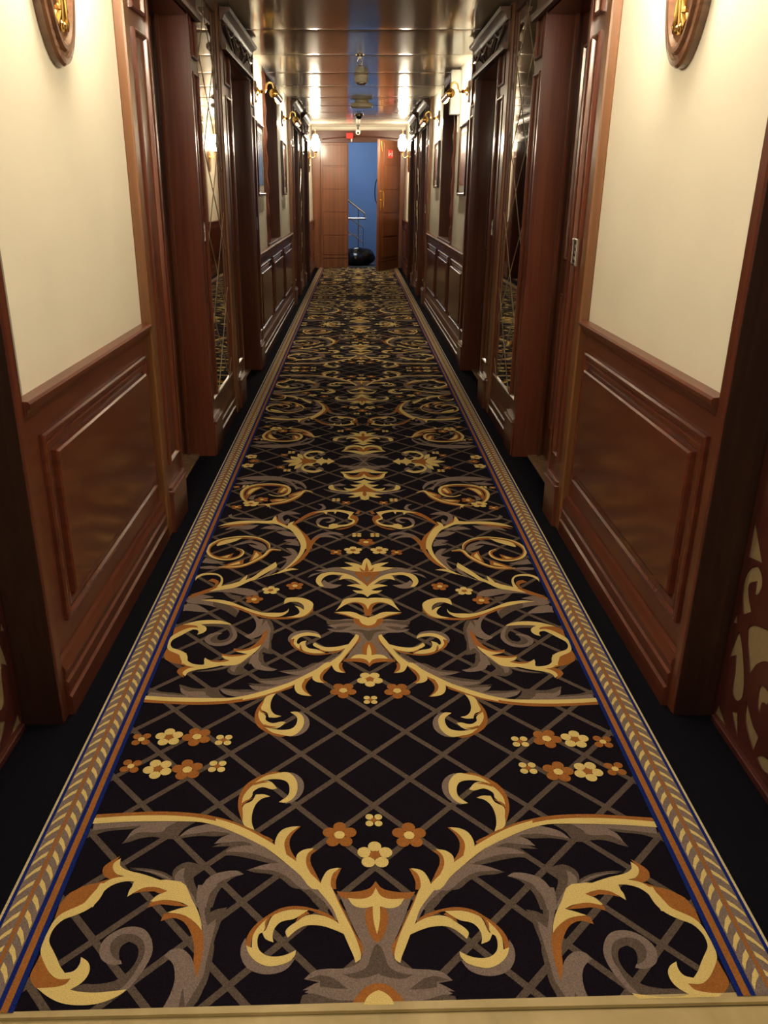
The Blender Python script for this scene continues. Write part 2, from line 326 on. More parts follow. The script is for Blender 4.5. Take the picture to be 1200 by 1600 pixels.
def smooth_path(pts, n=4, closed=False, sharp=62):
    P = [Vector(p) for p in pts]; N = len(P); out = []
    def corner(i):
        a, b, c = P[(i - 1) % N], P[i], P[(i + 1) % N]
        u, v = b - a, c - b
        if u.length < 1e-9 or v.length < 1e-9: return True
        return u.angle(v) > math.radians(sharp)
    rng = range(N) if closed else range(N - 1)
    for i in rng:
        p1, p2 = P[i], P[(i + 1) % N]
        p0 = P[(i - 1) % N] if (closed or i > 0) else p1
        p3 = P[(i + 2) % N] if (closed or i < N - 2) else p2
        L = (p2 - p1).length
        def tang(a, b, c, isc):
            if isc: return (p2 - p1)
            t = c - a
            if t.length < 1e-9: return p2 - p1
            return t.normalized() * L
        m1 = tang(p0, p1, p2, corner(i) if (closed or 0 < i) else True)
        j = (i + 1) % N
        m2 = tang(p1, p2, p3, corner(j) if (closed or j < N - 1) else True)
        for k in range(n):
            t = k / n; t2 = t * t; t3 = t2 * t
            out.append(p1 * (2 * t3 - 3 * t2 + 1) + m1 * (t3 - 2 * t2 + t) + p2 * (-2 * t3 + 3 * t2) + m2 * (t3 - t2))
    if not closed: out.append(P[-1])
    return out

class MB:
    def __init__(s): s.bm = bmesh.new(); s.mi = 0
    def v(s, *p): return s.bm.verts.new(p)
    def f(s, vs):
        try:
            fc = s.bm.faces.new(vs); fc.material_index = s.mi; return fc
        except ValueError: return None
    def box(s, x0, x1, y0, y1, z0, z1, bev=0.0):
        x0, x1 = sorted((x0, x1)); y0, y1 = sorted((y0, y1)); z0, z1 = sorted((z0, z1))
        vs = [s.v(x, y, z) for x in (x0, x1) for y in (y0, y1) for z in (z0, z1)]
        fs = [s.f([vs[i] for i in q]) for q in ((0, 1, 3, 2), (4, 6, 7, 5), (0, 4, 5, 1), (2, 3, 7, 6), (0, 2, 6, 4), (1, 5, 7, 3))]
        if bev:
            es = {e for fc in fs for e in fc.edges}
            bmesh.ops.bevel(s.bm, geom=list(es), offset=bev, segments=1, affect='EDGES')
        return s
    def loops(s, rings, cap0=True, cap1=True):
        for a, b in zip(rings, rings[1:]):
            n = len(a)
            for i in range(n): s.f([a[i], a[(i + 1) % n], b[(i + 1) % n], b[i]])
        if cap0: s.f(rings[0][::-1])
        if cap1: s.f(rings[-1])
        return s
    def rect(s, sd, X, y0, y1, z0, z1, prof, cap=True):
        # nested rectangles on a side wall; prof = (inset, height towards the corridor)
        rings = []
        for ins, h in prof:
            x = sd * (X - h)
            rings.append([s.v(x, y0 + ins, z0 + ins), s.v(x, y1 - ins, z0 + ins), s.v(x, y1 - ins, z1 - ins), s.v(x, y0 + ins, z1 - ins)])
        return s.loops(rings, False, cap and prof[-1][1] > 0)
    def oval(s, sd, X, yc, zc, a, b, prof, seg=48):
        rings = []
        for ins, h in prof:
            rings.append([s.v(sd * (X - h), yc + (a - ins) * math.cos(2 * PI * k / seg), zc + (b - ins) * math.sin(2 * PI * k / seg)) for k in range(seg)])
        return s.loops(rings)
    def tube(s, pts, r, seg=10, n=5):
        P = smooth_path(pts, n) if n > 1 else [Vector(p) for p in pts]
        rings = []; ref = None
        for i, p in enumerate(P):
            d = (P[min(i + 1, len(P) - 1)] - P[max(i - 1, 0)])
            if d.length < 1e-9: d = Vector((0, 0, 1))
            d.normalize()
            if ref is None:
                ref = d.orthogonal().normalized()
            ref = (ref - d * ref.dot(d)).normalized()
            q = d.cross(ref)
            rr = r[0] + (r[1] - r[0]) * i / (len(P) - 1) if isinstance(r, tuple) else r
            rings.append([s.v(*(p + (ref * math.cos(2 * PI * k / seg) + q * math.sin(2 * PI * k / seg)) * rr)) for k in range(seg)])
        return s.loops(rings)
    def lathe(s, prof, o, axis=(0, 0, 1), seg=24):
        ax = Vector(axis).normalized(); u = ax.orthogonal().normalized(); w = ax.cross(u); o = Vector(o)
        rings = [[s.v(*(o + ax * h + (u * math.cos(2 * PI * k / seg) + w * math.sin(2 * PI * k / seg)) * max(r, 1e-4))) for k in range(seg)] for r, h in prof]
        return s.loops(rings)
    def prism(s, pts, fn, d0, d1):
        a = [s.v(*fn(p[0], p[1], d0)) for p in pts]; b = [s.v(*fn(p[0], p[1], d1)) for p in pts]
        return s.loops([a, b])
    def build(s, name, mats, parent=None, sharp=32):
        bmesh.ops.recalc_face_normals(s.bm, faces=s.bm.faces[:])
        if parent is not None:
            bmesh.ops.translate(s.bm, vec=-root_org(parent), verts=s.bm.verts[:])
        me = bpy.data.meshes.new(name); s.bm.to_mesh(me); s.bm.free()
        for m in (mats if isinstance(mats, (list, tuple)) else [mats]): me.materials.append(m)
        if sharp:
            me.polygons.foreach_set('use_smooth', [True] * len(me.polygons)); me.set_sharp_from_angle(angle=math.radians(sharp))
        o = bpy.data.objects.new(name, me); COL.objects.link(o)
        if parent is not None: o.parent = parent
        return o

def tag(o, label=None, cat=None, group=None, kind=None):
    if label: o['label'] = label
    if cat: o['category'] = cat
    if group: o['group'] = group
    if kind: o['kind'] = kind
    return o
def root(name, loc, label=None, cat=None, group=None, kind=None):
    o = bpy.data.objects.new(name, None); COL.objects.link(o); o.location = loc; o.empty_display_size = .1
    ORG[o.name] = Vector(loc)
    return tag(o, label, cat, group, kind)
def struct(name, mb, mats, sharp=32):
    return tag(mb.build(name, mats, None, sharp), kind='structure')
def copy_tree(o, parent=None):
    c = o.copy(); COL.objects.link(c)
    if parent is not None: c.parent = parent
    for ch in list(o.children): copy_tree(ch, c)
    return c
def ceil_z(y): return 2.43 + .0112 * (y - 7)
SIDES = ((-1, 'left'), (1, 'right'))
OFF = 7.75                       # the second run of doors repeats the first at this distance
YEND = 16.8

# ---------------------------------------------------------------- floor and carpet
m = MB(); m.box(-1.06, 1.06, 1.02, YEND + .15, -.05, 0)
struct('floor', m, PILE['N'])
m = MB()
m.loops([[m.v(-2.0, -2.2, -.05), m.v(2.0, -2.2, -.05), m.v(2.0, 1.17, -.05), m.v(-2.0, .94, -.05)], [m.v(-2.0, -2.2, .002), m.v(2.0, -2.2, .002), m.v(2.0, 1.095, .002), m.v(-2.0, .975, .002)]])
m.mi = 0
m.loops([[m.v(-1.0, 1.005, .002), m.v(1.0, 1.068, .002), m.v(1.0, 1.094, .002), m.v(-1.0, 1.020, .002)], [m.v(-1.0, 1.006, .009), m.v(1.0, 1.069, .009), m.v(1.0, 1.090, .009), m.v(-1.0, 1.016, .009)]])
struct('trim_1', m, SILLM)

AX, BX = 1.761, .0              # the mirror line of the carpet pattern nearest the camera
HP = 2.517                       # half repeat
FW = .667
LEV = dict(D=1, T=2, d=2.5, O=3, Y=4, t=5, o=6)
MI = {k: i for i, k in enumerate('KNDTOYBC')}
def tile_polys():
    out = []                     # (material letter, level, [(x,s)])
    # trellis
    a, b, w = .189, HP / 13, .0074
    for n in range(-30, 45):
        for sg in (1, -1):
            lv = .5 if sg > 0 else .51
            # line x/a + sg*s/b = n
            pts = []
            L = math.hypot(a, b); nx, ns = b / L * w, sg * a / L * w
            s0, s1 = -.1, HP + .1
            x0, x1 = a * (n - sg * s0 / b), a * (n - sg * s1 / b)
            out.append(('D', lv, [(x0 - nx, s0 - ns), (x0 + nx, s0 + ns), (x1 + nx, s1 + ns), (x1 - nx, s1 - ns)]))
    half = []
    for ln in CARPET.strip().split('\n'):
        t = ln.split()
        if t[0][0] == '*':
            x, s_, r = (int(q) / 2000 for q in t[1:4]); n = int(t[4]); rot = float(t[5])
            pc, cc = t[0][1], t[0][2]
            if abs(x) < .02: x = 0.0; rot = PI / 2 * round(rot / (PI / 2)) if n == 5 else PI / 4
            for k in range(n):
                an = rot + 2 * PI * k / n
                pr = r * (.42 if n == 4 else .41); d = r * .62
                el = [(x + math.cos(an) * (d + pr * .92 * math.cos(q)) - math.sin(an) * pr * .92 * math.sin(q),
                       s_ + math.sin(an) * (d + pr * .92 * math.cos(q)) + math.cos(an) * pr * .92 * math.sin(q)) for q in [2 * PI * i / 14 for i in range(14)]]
                half.append((pc, 7 + .02 * k, el))
            half.append((cc, 8, [(x + r * .30 * math.cos(q), s_ + r * .30 * math.sin(q)) for q in [2 * PI * i / 16 for i in range(16)]]))
        elif t[0][0] == '/':
            w = int(t[1]) / 2000; v = [int(q) / 2000 for q in t[2:]]
            P = smooth_path([(v[i], v[i + 1], 0) for i in range(0, len(v), 2)], 5)
            Lf, Rt = [], []
            for i, p in enumerate(P):
                d = (P[min(i + 1, len(P) - 1)] - P[max(i - 1, 0)]).normalized()
                f = i / (len(P) - 1); ww = w * .5 * min(1, .35 + 3 * min(f, 1 - f))
                Lf.append((p.x - d.y * ww, p.y + d.x * ww)); Rt.append((p.x + d.y * ww, p.y - d.x * ww))
            for i in range(len(P) - 1):
                half.append((t[0][1], LEV[t[0][1]], [Lf[i], Lf[i + 1], Rt[i + 1], Rt[i]]))
        else:
            v = [int(q) / 2000 for q in t[1:]]
            P = smooth_path([(v[i], v[i + 1], 0) for i in range(0, len(v), 2)], 3, True)
            half.append((t[0].upper(), LEV[t[0]], [(p.x, p.y) for p in P]))
    for c, l, pts in half:
        out.append((c, l, pts)); out.append((c, l, [(-x, s_) for x, s_ in pts]))
    return out
def make_runner():
    zb = .008
    tile = bmesh.new()
    allp = sorted(tile_polys(), key=lambda q: q[1])
    for i, (c, l, pts) in enumerate(allp):
        vs = [tile.verts.new((x, s_, zb + .0003 + 1.5e-6 * i)) for x, s_ in pts]
        try: f = tile.faces.new(vs)
        except ValueError: continue
        f.normal_update()
        if f.normal.z < 0: f.normal_flip()
        f.material_index = MI[c]
    def cut(bm, co, no):
        bmesh.ops.bisect_plane(bm, geom=bm.verts[:] + bm.edges[:] + bm.faces[:], plane_co=co, plane_no=no, clear_outer=True)
    bmesh.ops.triangulate(tile, faces=tile.faces[:])
    cut(tile, (FW, 0, 0), (1, 0, 0)); cut(tile, (-FW, 0, 0), (-1, 0, 0)); cut(tile, (0, HP, 0), (0, 1, 0)); cut(tile, (0, 0, 0), (0, -1, 0))
    bm = bmesh.new()
    def addtile(y, sg, lim=None):
        t = tile.copy()
        if lim: cut(t, (0, lim[0], 0), lim[1])
        mp = {}
        for v in t.verts: mp[v] = bm.verts.new((v.co.x, y + sg * v.co.y, v.co.z))
        for f in t.faces:
            vs = [mp[v] for v in f.verts]
            if sg < 0: vs = vs[::-1]
            try: g = bm.faces.new(vs); g.material_index = f.material_index
            except ValueError: pass
        t.free()
    addtile(AX, -1, (AX - 1.02, (0, 1, 0)))
    y = AX
    for k in range(3):
        addtile(y, 1); addtile(y + 2 * HP, -1)
        y += 2 * HP
    # skewed cut along the sill, and the far end
    bmesh.ops.bisect_plane(bm, geom=bm.verts[:] + bm.edges[:] + bm.faces[:], plane_co=(0, 1.047, 0), plane_no=(.033, -1, 0), clear_outer=True)
    bmesh.ops.bisect_plane(bm, geom=bm.verts[:] + bm.edges[:] + bm.faces[:], plane_co=(0, YEND, 0), plane_no=(0, 1, 0), clear_outer=True)
    tile.free()
    def quad(x0, x1, y0, y1, z, c):
        vs = [bm.verts.new(p) for p in ((x0, y0, z), (x1, y0, z), (x1, y1, z), (x0, y1, z))]
        f = bm.faces.new(vs); f.material_index = MI[c]
    near = lambda x: 1.047 + .033 * x
    # body of the carpet
    lo = [bm.verts.new(p) for p in ((-.778, near(-.778), .0005), (.778, near(.778), .0005), (.778, YEND, .0005), (-.778, YEND, .0005))]
    hi = [bm.verts.new((v.co.x, v.co.y, zb)) for v in lo]
    for q in ((lo[0], lo[1], hi[1], hi[0]), (lo[1], lo[2], hi[2], hi[1]), (lo[3], lo[0], hi[0], hi[3]), (hi[0], hi[1], hi[2], hi[3])):
        bm.faces.new(q).material_index = MI['K']
    z1, z2, z3 = zb + .0030, zb + .0033, zb + .0036
    for sd in (-1, 1):
        for x0, x1, c in ((.667, .678, 'B'), (.678, .692, 'O'), (.692, .702, 'B'), (.702, .765, 'T'), (.765, .7725, 'B'), (.7725, .778, 'C')):
            a, b = sorted((sd * x0, sd * x1)); n0 = near((a + b) / 2)
            quad(a, b, n0, YEND, z1, c)
        a, b = sorted((sd * .7295, sd * .7365)); quad(a, b, near(a), YEND, z3, 'O')
        pit = .0409; y = 1.03
        while y < YEND - .06:
            for xa, xb, th in ((.7265, .7050, .0165), (.7395, .7630, .0135)):
                if y > near(0) + .06:
                    pts = [(sd * xa, y), (sd * xa, y + th), (sd * (xa + xb) / 2, y - .012 + th), (sd * xb, y - .030 + th * .8), (sd * xb, y - .030), (sd * (xa + xb) / 2, y - .012)]
                    vs = [bm.verts.new((p[0], p[1], z2)) for p in pts]
                    f = bm.faces.new(vs); f.material_index = MI['Y']; f.normal_update()
                    if f.normal.z < 0: f.normal_flip()
            y += pit
    me = bpy.data.meshes.new('carpet_runner'); bm.to_mesh(me); bm.free()
    for k in 'KNDTOYBC': me.materials.append(PILE[k])
    o = bpy.data.objects.new('carpet_runner', me); COL.objects.link(o)
    return tag(o, 'long navy carpet runner with gold scrolls, flowers and trellis down the corridor', 'carpet')
make_runner()

# ---------------------------------------------------------------- ceiling and wall shells
SEAM0, PITCH = 6.27, 1.16
m = MB()
ys = []
k0 = -7
for k in range(k0, 10):
    a = SEAM0 + k * PITCH; b = min(a + PITCH, YEND)
    if a >= YEND: break
    prof = []
    D = b - a
    for d in (0, .004, .012, .025, .04, .06, .085, .12): prof.append((a + d, (.010 if d == 0 else .0030 * max(0, 1 - d / .12) ** 2)))
    for t in (.25, .5, .75): prof.append((a + D * t, 0))
    for d in (.12, .085, .06, .04, .025, .012, .004, 0): prof.append((b - d, (.010 if d == 0 else .0030 * max(0, 1 - d / .12) ** 2)))
    xs = [-1.0, -.5, 0, .5, 1.0] if a > .5 else [-2.0, -1, 0, 1, 2.0]
    rows = [[m.v(x, y, ceil_z(y) + h) for x in xs] for y, h in prof]
    for r0, r1 in zip(rows, rows[1:]):
        for i in range(len(xs) - 1): m.f([r0[i], r0[i + 1], r1[i + 1], r1[i]])
struct('ceiling', m, CEIL, 25)
m = MB(); m.box(-2.1, 2.1, -2.3, YEND + .2, 2.66, 2.72); struct('trim_2', m, PLASTER)

DOORS = [(3.55, 4.42), (5.76, 6.82), (3.55 + OFF, 4.42 + OFF), (5.76 + OFF, 6.82 + OFF)]
NICHE = {-1: (8.10, 9.42), 1: (8.34, 9.60)}
for sd, sn in SIDES:
    m = MB()
    def wb(y0, y1, z0, z1, x0=.89, x1=1.25): m.box(sd * x0, sd * x1, y0, y1, z0, z1)
    n0, n1 = NICHE[sd]
    edges = [2.0, 3.55, 4.42, 5.76, 6.82, n0]
    wb(2.0, 3.55, 0, 2.66); wb(4.42, 5.76, 0, 2.66); wb(6.82, n0, 0, 2.66); wb(n0, n1, 0, .93); wb(n1, 3.55 + OFF, 0, 2.66)
    wb(n0, n1, .93, 2.66, 1.10)
    wb(4.42 + OFF, 5.76 + OFF, 0, 2.66); wb(6.82 + OFF, YEND, 0, 2.66)
    for a, b in DOORS: wb(a, b, 2.2, 2.66); wb(a, b, 0, 2.2, 1.10)  # lintel, and unseen backing behind the leaf added to block light
    struct('wall_' + sn, m, PLASTER)
    # lobby side behind the camera
    m = MB(); m.box(sd * 1.02, sd * 1.25, -2.2, 2.0, 0, 2.66)
    struct('wall_lobby_' + sn, m, PLASTER)
m = MB(); m.box(-2.0, 2.0, -2.35, -2.2, 0, 2.66); struct('wall_lobby_back', m, PLASTER)

# ---------------------------------------------------------------- panelling
RAISED = [(0, 0), (0, .010), (.006, .014), (.016, .014), (.022, .006), (.030, .004), (.034, .009), (.048, .009), (.052, .001), (.060, .001), (.062, .018), (.068, .023), (.084, .024)]
SMALLP = [(0, 0), (0, .010), (.006, .014), (.014, .014), (.020, .004), (.030, .003), (.040, .008)]
FRAMEP = [(0, 0), (0, .009), (.005, .013), (.012, .013), (.018, .004), (.026, -.003)]
BASEP = [(0, .885), (0, .853), (.060, .853), (.066, .861), (.078, .861), (.084, .857), (.108, .857), (.114, .864), (.132, .864), (.138, .860), (.155, .862), (.165, .870), (.172, .872), (.176, .885)]
CAPP = [(.868, .885), (.872, .872), (.882, .868), (.888, .860), (.898, .858), (.902, .851), (.914, .849), (.920, .855), (.922, .892)]
def extr(m, sd, prof, y0, y1):
    # profile of (z, x) swept along the corridor
    a = [m.v(sd * x, y0, z) for z, x in prof]; b = [m.v(sd * x, y1, z) for z, x in prof]
    m.loops([a, b])
def wainscot(sd, y0, y1, panels, label):
    t = root('wainscot', (sd * .885, (y0 + y1) / 2, 0), label, 'wall panelling', 'mahogany wainscots along the corridor')
    m = MB(); m.box(sd * .884, sd * .895, y0, y1, .0, .90); m.build('backing_board', WOODH, t)
    for a, b in panels:
        m = MB(); m.rect(sd, .884, a, b, .250, .806, RAISED); m.build('raised_panel', WOODF, t)
    m = MB(); extr(m, sd, CAPP, y0, y1); m.build('cap_rail', WOODH, t)
    m = MB(); extr(m, sd, BASEP, y0, y1); m.build('baseboard', WOODH, t)
NEAR = {-1: 1.895, 1: 1.955}
CAS = {-1: 3.215, 1: 3.30}
for sd, sn in SIDES:
    a = NEAR[sd]
    wainscot(sd, a + .045, CAS[sd], [(2.045, CAS[sd] - .035)], 'mahogany wainscot with one large raised panel under the cream wall nearest the camera, %s side' % sn)
    wainscot(sd, 7.13, 10.92, [(7.24, 8.18), (8.42, 9.48), (9.72, 10.84)], 'mahogany wainscot of three raised panels below the framed pictures on the %s wall' % sn)
    wainscot(sd, 14.87, YEND - .02, [(15.0, 16.6)], 'mahogany wainscot beside the far end doors on the %s' % sn)

tn = [3]
def trim_root(loc):
    t = root('trim_%d' % tn[0], loc, kind='structure'); tn[0] += 1; return t
def plinth(sd, y0, y1, t, zt=.215, xf=.836):
    m = MB(); m.box(sd * .89, sd * xf, y0, y1, 0, zt - .035, .003)
    m.box(sd * .89, sd * (xf - .006), y0 - .004, y1 + .004, zt - .035, zt - .018, .003)
    m.box(sd * .89, sd * (xf + .006), y0 + .002, y1 - .002, zt - .018, zt, .004)
    m.build('plinth_block', WOODV, t)
def panel_board(sd, y0, y1, t, X=.858, ztop=2.66):
    m = MB(); m.box(sd * .892, sd * X, y0, y1, 0, ztop); m.build('board', WOODV, t)
    w = .035
    m = MB(); m.rect(sd, X, y0 + w, y1 - w, .30, 1.955, FRAMEP); m.rect(sd, X, y0 + w, y1 - w, 2.015, 2.33, FRAMEP)
    m.build('panel_moulding', WOODV, t)
def edge_strip(sd, y0, y1, t, X=.852, mt=None):
    m = MB(); m.box(sd * .892, sd * X, y0, y1, 0, 2.66, .006); m.build('edge_strip', mt or WOODL, t)
def jamb(sd, y0, y1, t):
    m = MB()
    m.box(sd * .846, sd * 1.10, y0 - .004, y0 + .022, 0, 2.2); m.box(sd * .846, sd * 1.10, y1 - .022, y1 + .004, 0, 2.2)
    m.box(sd * .850, sd * 1.10, y0, y1, 2.18, 2.204)
    m.build('jamb_lining', WOODV, t)
    m = MB(); m.box(sd * .985, sd * 1.0, y0 + .022, y0 + .045, 0, 2.18); m.box(sd * .985, sd * 1.0, y1 - .045, y1 - .022, 0, 2.18); m.build('door_stop', WOODV, t)
    m = MB(); m.box(sd * .935, sd * 1.08, y0 + .02, y1 - .02, -.002, .012, .003)
    m.build('threshold', MARB, t)

dn = [1]
def room_door(sd, y0, y1):
    t = root('door_%d' % dn[0], (sd * 1.03, y0, 0), kind='structure'); dn[0] += 1
    m = MB(); m.box(sd * 1.02, sd * 1.06, y0 + .024, y1 - .024, .014, 2.178, .002); m.build('leaf', WOODV, t)
    m = MB(); w = y1 - y0
    m.rect(sd, 1.02, y0 + .13, y1 - .13, .20, .92, SMALLP); m.rect(sd, 1.02, y0 + .13, y1 - .13, 1.08, 2.04, SMALLP); m.build('door_panel', WOODV, t)
    yk = y1 - .10 if y1 - y0 > 1.0 else y0 + .14
    m = MB(); m.lathe([(.024, 0), (.024, .006), (.010, .010), (.010, .045)], (sd * 1.02, yk, 1.0), (-sd, 0, 0))
    m.tube([(sd * .975, yk, 1.0), (sd * .970, yk - .03, 1.0), (sd * .970, yk - .11, .998)], .009)
    m.build('door_handle', BRASS, t)

def pediment(sd, y0, y1, label):
    zt = ceil_z(y0 - .06) - .006
    t = root('door_pediment', (sd * .85, (y0 + y1) / 2, 2.2), label, 'pediment', 'carved pediments over the doors')
    m = MB(); m.box(sd * .89, sd * .838, y0, y1, 2.20, zt - .01); fb = m.build('fascia_board', WOODM, t)
    crown = [(zt - .075, .842), (zt - .072, .828), (zt - .062, .820), (zt - .050, .816), (zt - .036, .802), (zt - .028, .785), (zt - .010, .778), (zt - .006, .842)]
    m = MB(); extr(m, sd, crown, y0 - .03, y1 + .01)
    m.build('crown_moulding', WOODM, t)
    m = MB(); extr(m, sd, [(2.185, .842), (2.185, .818), (2.195, .812), (2.212, .812), (2.220, .822), (2.226, .842)], y0 - .01, y1 + .01); m.build('lower_moulding', WOODM, t)
    # sunburst of carved ribs and two swags
    yc = (y0 + y1) / 2; zc = 2.10; hw = (y1 - y0) / 2
    m = MB()
    for k in range(-4, 5):
        an = k * .27
        d = Vector((0, math.sin(an), math.cos(an)))
        def lim(r): return zc + d.z * r
        r0 = .125 / d.z; r1 = (zt - .09 - zc) / d.z
        if abs(d.y * r1) > hw - .01: r1 = (hw - .01) / abs(d.y)
        if r1 - r0 < .03: continue
        p0 = Vector((sd * .832, yc + d.y * r0 * 1.0, zc + d.z * r0)); p1 = Vector((sd * .826, yc + d.y * r1 * 1.5, zc + d.z * r1))
        p1.y = max(y0 + .01, min(y1 - .01, p1.y))
        m.tube([p0, p1], (.005, .010), 8, 1)
    m.build('carved_rib', WOODM, fb)
    m = MB()
    for a, b in ((y0 + .02, yc), (yc, y1 - .02)):
        n = 2; w = (b - a) / n
        pts = []
        for i in range(n):
            for q in range(6):
                f = q / 6
                pts.append((sd * .820, a + w * (i + f), 2.318 - .040 * math.sin(PI * f)))
        pts.append((sd * .820, b, 2.318))
        m.tube(pts, .0085, 8, 1)
    m.build('carved_swag', WOODM, fb)

def mirror(sd, y0, y1, label):
    t = root('wall_mirror', (sd * .86, (y0 + y1) / 2, .28), label, 'mirror', 'smoked mirror panels between the doors')
    zt = ceil_z(y0) - .02
    m = MB(); m.box(sd * .892, sd * .872, y0, y1, .27, zt); mg = m.build('mirror_glass', MIRROR, t)
    m = MB()
    ins = .02
    for za, zb_, ya, yb in ((.27, zt, y0, y0 + ins), (.27, zt, y1 - ins, y1), (.25, .29, y0, y1)):
        m.box(sd * .892, sd * .862, ya, yb, za, zb_, .004)
    m.build('mirror_frame', WOODV, t)
    m = MB()
    for k in range(-14, 15):
        for sg in (1, -1):
            # z = c - sg*y
            yc = (y0 + y1) / 2
            c = (1.40 + .45 * k)
            ya, yb = y0 + ins, y1 - ins
            pa, pb = (ya, c - sg * (ya - yc)), (yb, c - sg * (yb - yc))
            lo, hi = .29, zt
            (a0, b0), (a1, b1) = pa, pb
            def clip(p, q, zl, keep_above):
                (ya_, za_), (yb_, zb2) = p, q
                fa, fb = (za_ - zl), (zb2 - zl)
                if not keep_above: fa, fb = -fa, -fb
                if fa < 0 and fb < 0: return None
                if fa >= 0 and fb >= 0: return p, q
                tt = fa / (fa - fb); mid = (ya_ + (yb_ - ya_) * tt, zl)
                return (mid, q) if fa < 0 else (p, mid)
            r = clip(pa, pb, lo, True)
            if not r: continue
            r = clip(r[0], r[1], hi, False)
            if not r: continue
            (a0, b0), (a1, b1) = r
            m.tube([(sd * .872, a0, b0), (sd * .872, a1, b1)], .0028, 6, 1)
    m.build('lattice_strip', STRIP, mg)

runs = ((0.0, 'nearer'), (OFF, 'farther'))
for sd, sn in SIDES:
    for off, wn in runs:
        c0 = CAS[sd] if off == 0 else 10.92
        # casing before the first door
        t = trim_root((sd * .87, c0 + .2, 0))
        edge_strip(sd, c0, c0 + .075, t); panel_board(sd, c0 + .075, 3.552 + off, t)
        plinth(sd, c0 + .06, 3.553 + off, t); jamb(sd, 3.55 + off, 4.42 + off, t)
        room_door(sd, 3.55 + off, 4.42 + off)
        # pier with a mirror
        t = trim_root((sd * .87, 5.1 + off, 0))
        panel_board(sd, 4.418 + off, 4.65 + off, t); plinth(sd, 4.416 + off, 4.655 + off, t)
        m = MB(); extr(m, sd, BASEP, 4.655 + off, 5.51 + off); m.box(sd * .89, sd * .866, 4.65 + off, 5.52 + off, .165, .262); m.build('base_rail', WOODH, t)
        edge_strip(sd, 5.36 + off, 5.475 + off, t, .846, WOODL)
        panel_board(sd, 5.475 + off, 5.762 + off, t); plinth(sd, 5.50 + off, 5.766 + off, t)
        m = MB(); m.box(sd * .892, sd * .862, 4.65 + off, 5.36 + off, 2.36, 2.66); m.build('frieze_board', WOODH, t)
        mirror(sd, 4.652 + off, 5.362 + off, '%s tall smoked mirror with gilt diamond lattice on the %s wall' % (wn, sn))
        # casing after the second door
        t = trim_root((sd * .87, 6.95 + off, 0))
        jamb(sd, 5.76 + off, 6.82 + off, t); room_door(sd, 5.76 + off, 6.82 + off)
        panel_board(sd, 6.816 + off, 7.055 + off, t); plinth(sd, 6.812 + off, 7.06 + off, t)
        edge_strip(sd, 7.055 + off, 7.13 + off, t)
        pediment(sd, 3.32 + off, 4.60 + off, 'dark carved pediment over the first door of the %s run on the %s' % (wn, sn))
        pediment(sd, 5.42 + off, 6.76 + off, 'dark carved pediment with sunburst ribs beyond the %s mirror on the %s wall' % (wn, sn))
    # end post nearest the camera and the dark return behind it
    t = trim_root((sd * .9, NEAR[sd], 0)); a = NEAR[sd]
    m = MB(); m.box(sd * .905, sd * .868, a + .004, a + .048, 0, 2.5, .004); m.build('edge_strip', WOODV, t)
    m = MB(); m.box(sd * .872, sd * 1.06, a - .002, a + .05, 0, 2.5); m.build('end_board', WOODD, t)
    # niche lining in the middle wall
    n0, n1 = NICHE[sd]
    t = trim_root((sd * 1.0, n0, .95))
    m = MB(); m.box(sd * .882, sd * 1.10, n1 - .02, n1 + .002, .93, 2.48); m.box(sd * .882, sd * 1.10, n0 - .002, n0 + .02, .93, 2.48)
    m.box(sd * 1.08, sd * 1.098, n0, n1, .93, 2.48); m.box(sd * .885, sd * 1.10, n0, n1, 2.42, 2.50)
    m.build('niche_lining', WOODV, t)
    m = MB(); m.box(sd * .868, sd * 1.10, n0 - .01, n1 + .01, .918, .945, .004); m.build('niche_sill', WOODH, t)
    m = MB()
    pts = [(sd * (.880 - .006 * math.sin(i * 1.3)), n0 - .005 + .012 * math.sin(i * .9), .96 + i * .045) for i in range(33)]
    m.tube(pts, .017, 8, 3)
    m.build('carved_edge', WOODV, t)

# ---------------------------------------------------------------- fretwork screens beside the camera
FR = [[(1.933, .616), (1.926, .514), (1.858, .529)],
 [(1.882, .509), (1.921, .468), (1.92, .408), (1.896, .36), (1.861, .388), (1.888, .418), (1.898, .448), (1.867, .473), (1.862, .438), (1.845, .447), (1.837, .479), (1.851, .502)],
 [(1.931, .35), (1.937, .314), (1.917, .322)],
 [(1.901, .307), (1.919, .236), (1.921, .215), (1.893, .238), (1.881, .192), (1.872, .136), (1.847, .125), (1.821, .151), (1.826, .195), (1.85, .246), (1.882, .292)],
 [(1.86, .334), (1.83, .366), (1.764, .387), (1.734, .315), (1.757, .304), (1.787, .275), (1.807, .234)],
 [(1.795, .158), (1.78, .104), (1.718, .059), (1.709, .11), (1.742, .119)],
 [(1.858, .084), (1.8, .034), (1.828, .101)], [(1.931, .056), (1.938, .018), (1.866, .02)],
 [(1.751, .231), (1.742, .178), (1.727, .17), (1.726, .203), (1.703, .212), (1.705, .243), (1.733, .244)],
 [(1.699, .057), (1.678, .078), (1.643, .089), (1.63, .056), (1.665, .045)]]
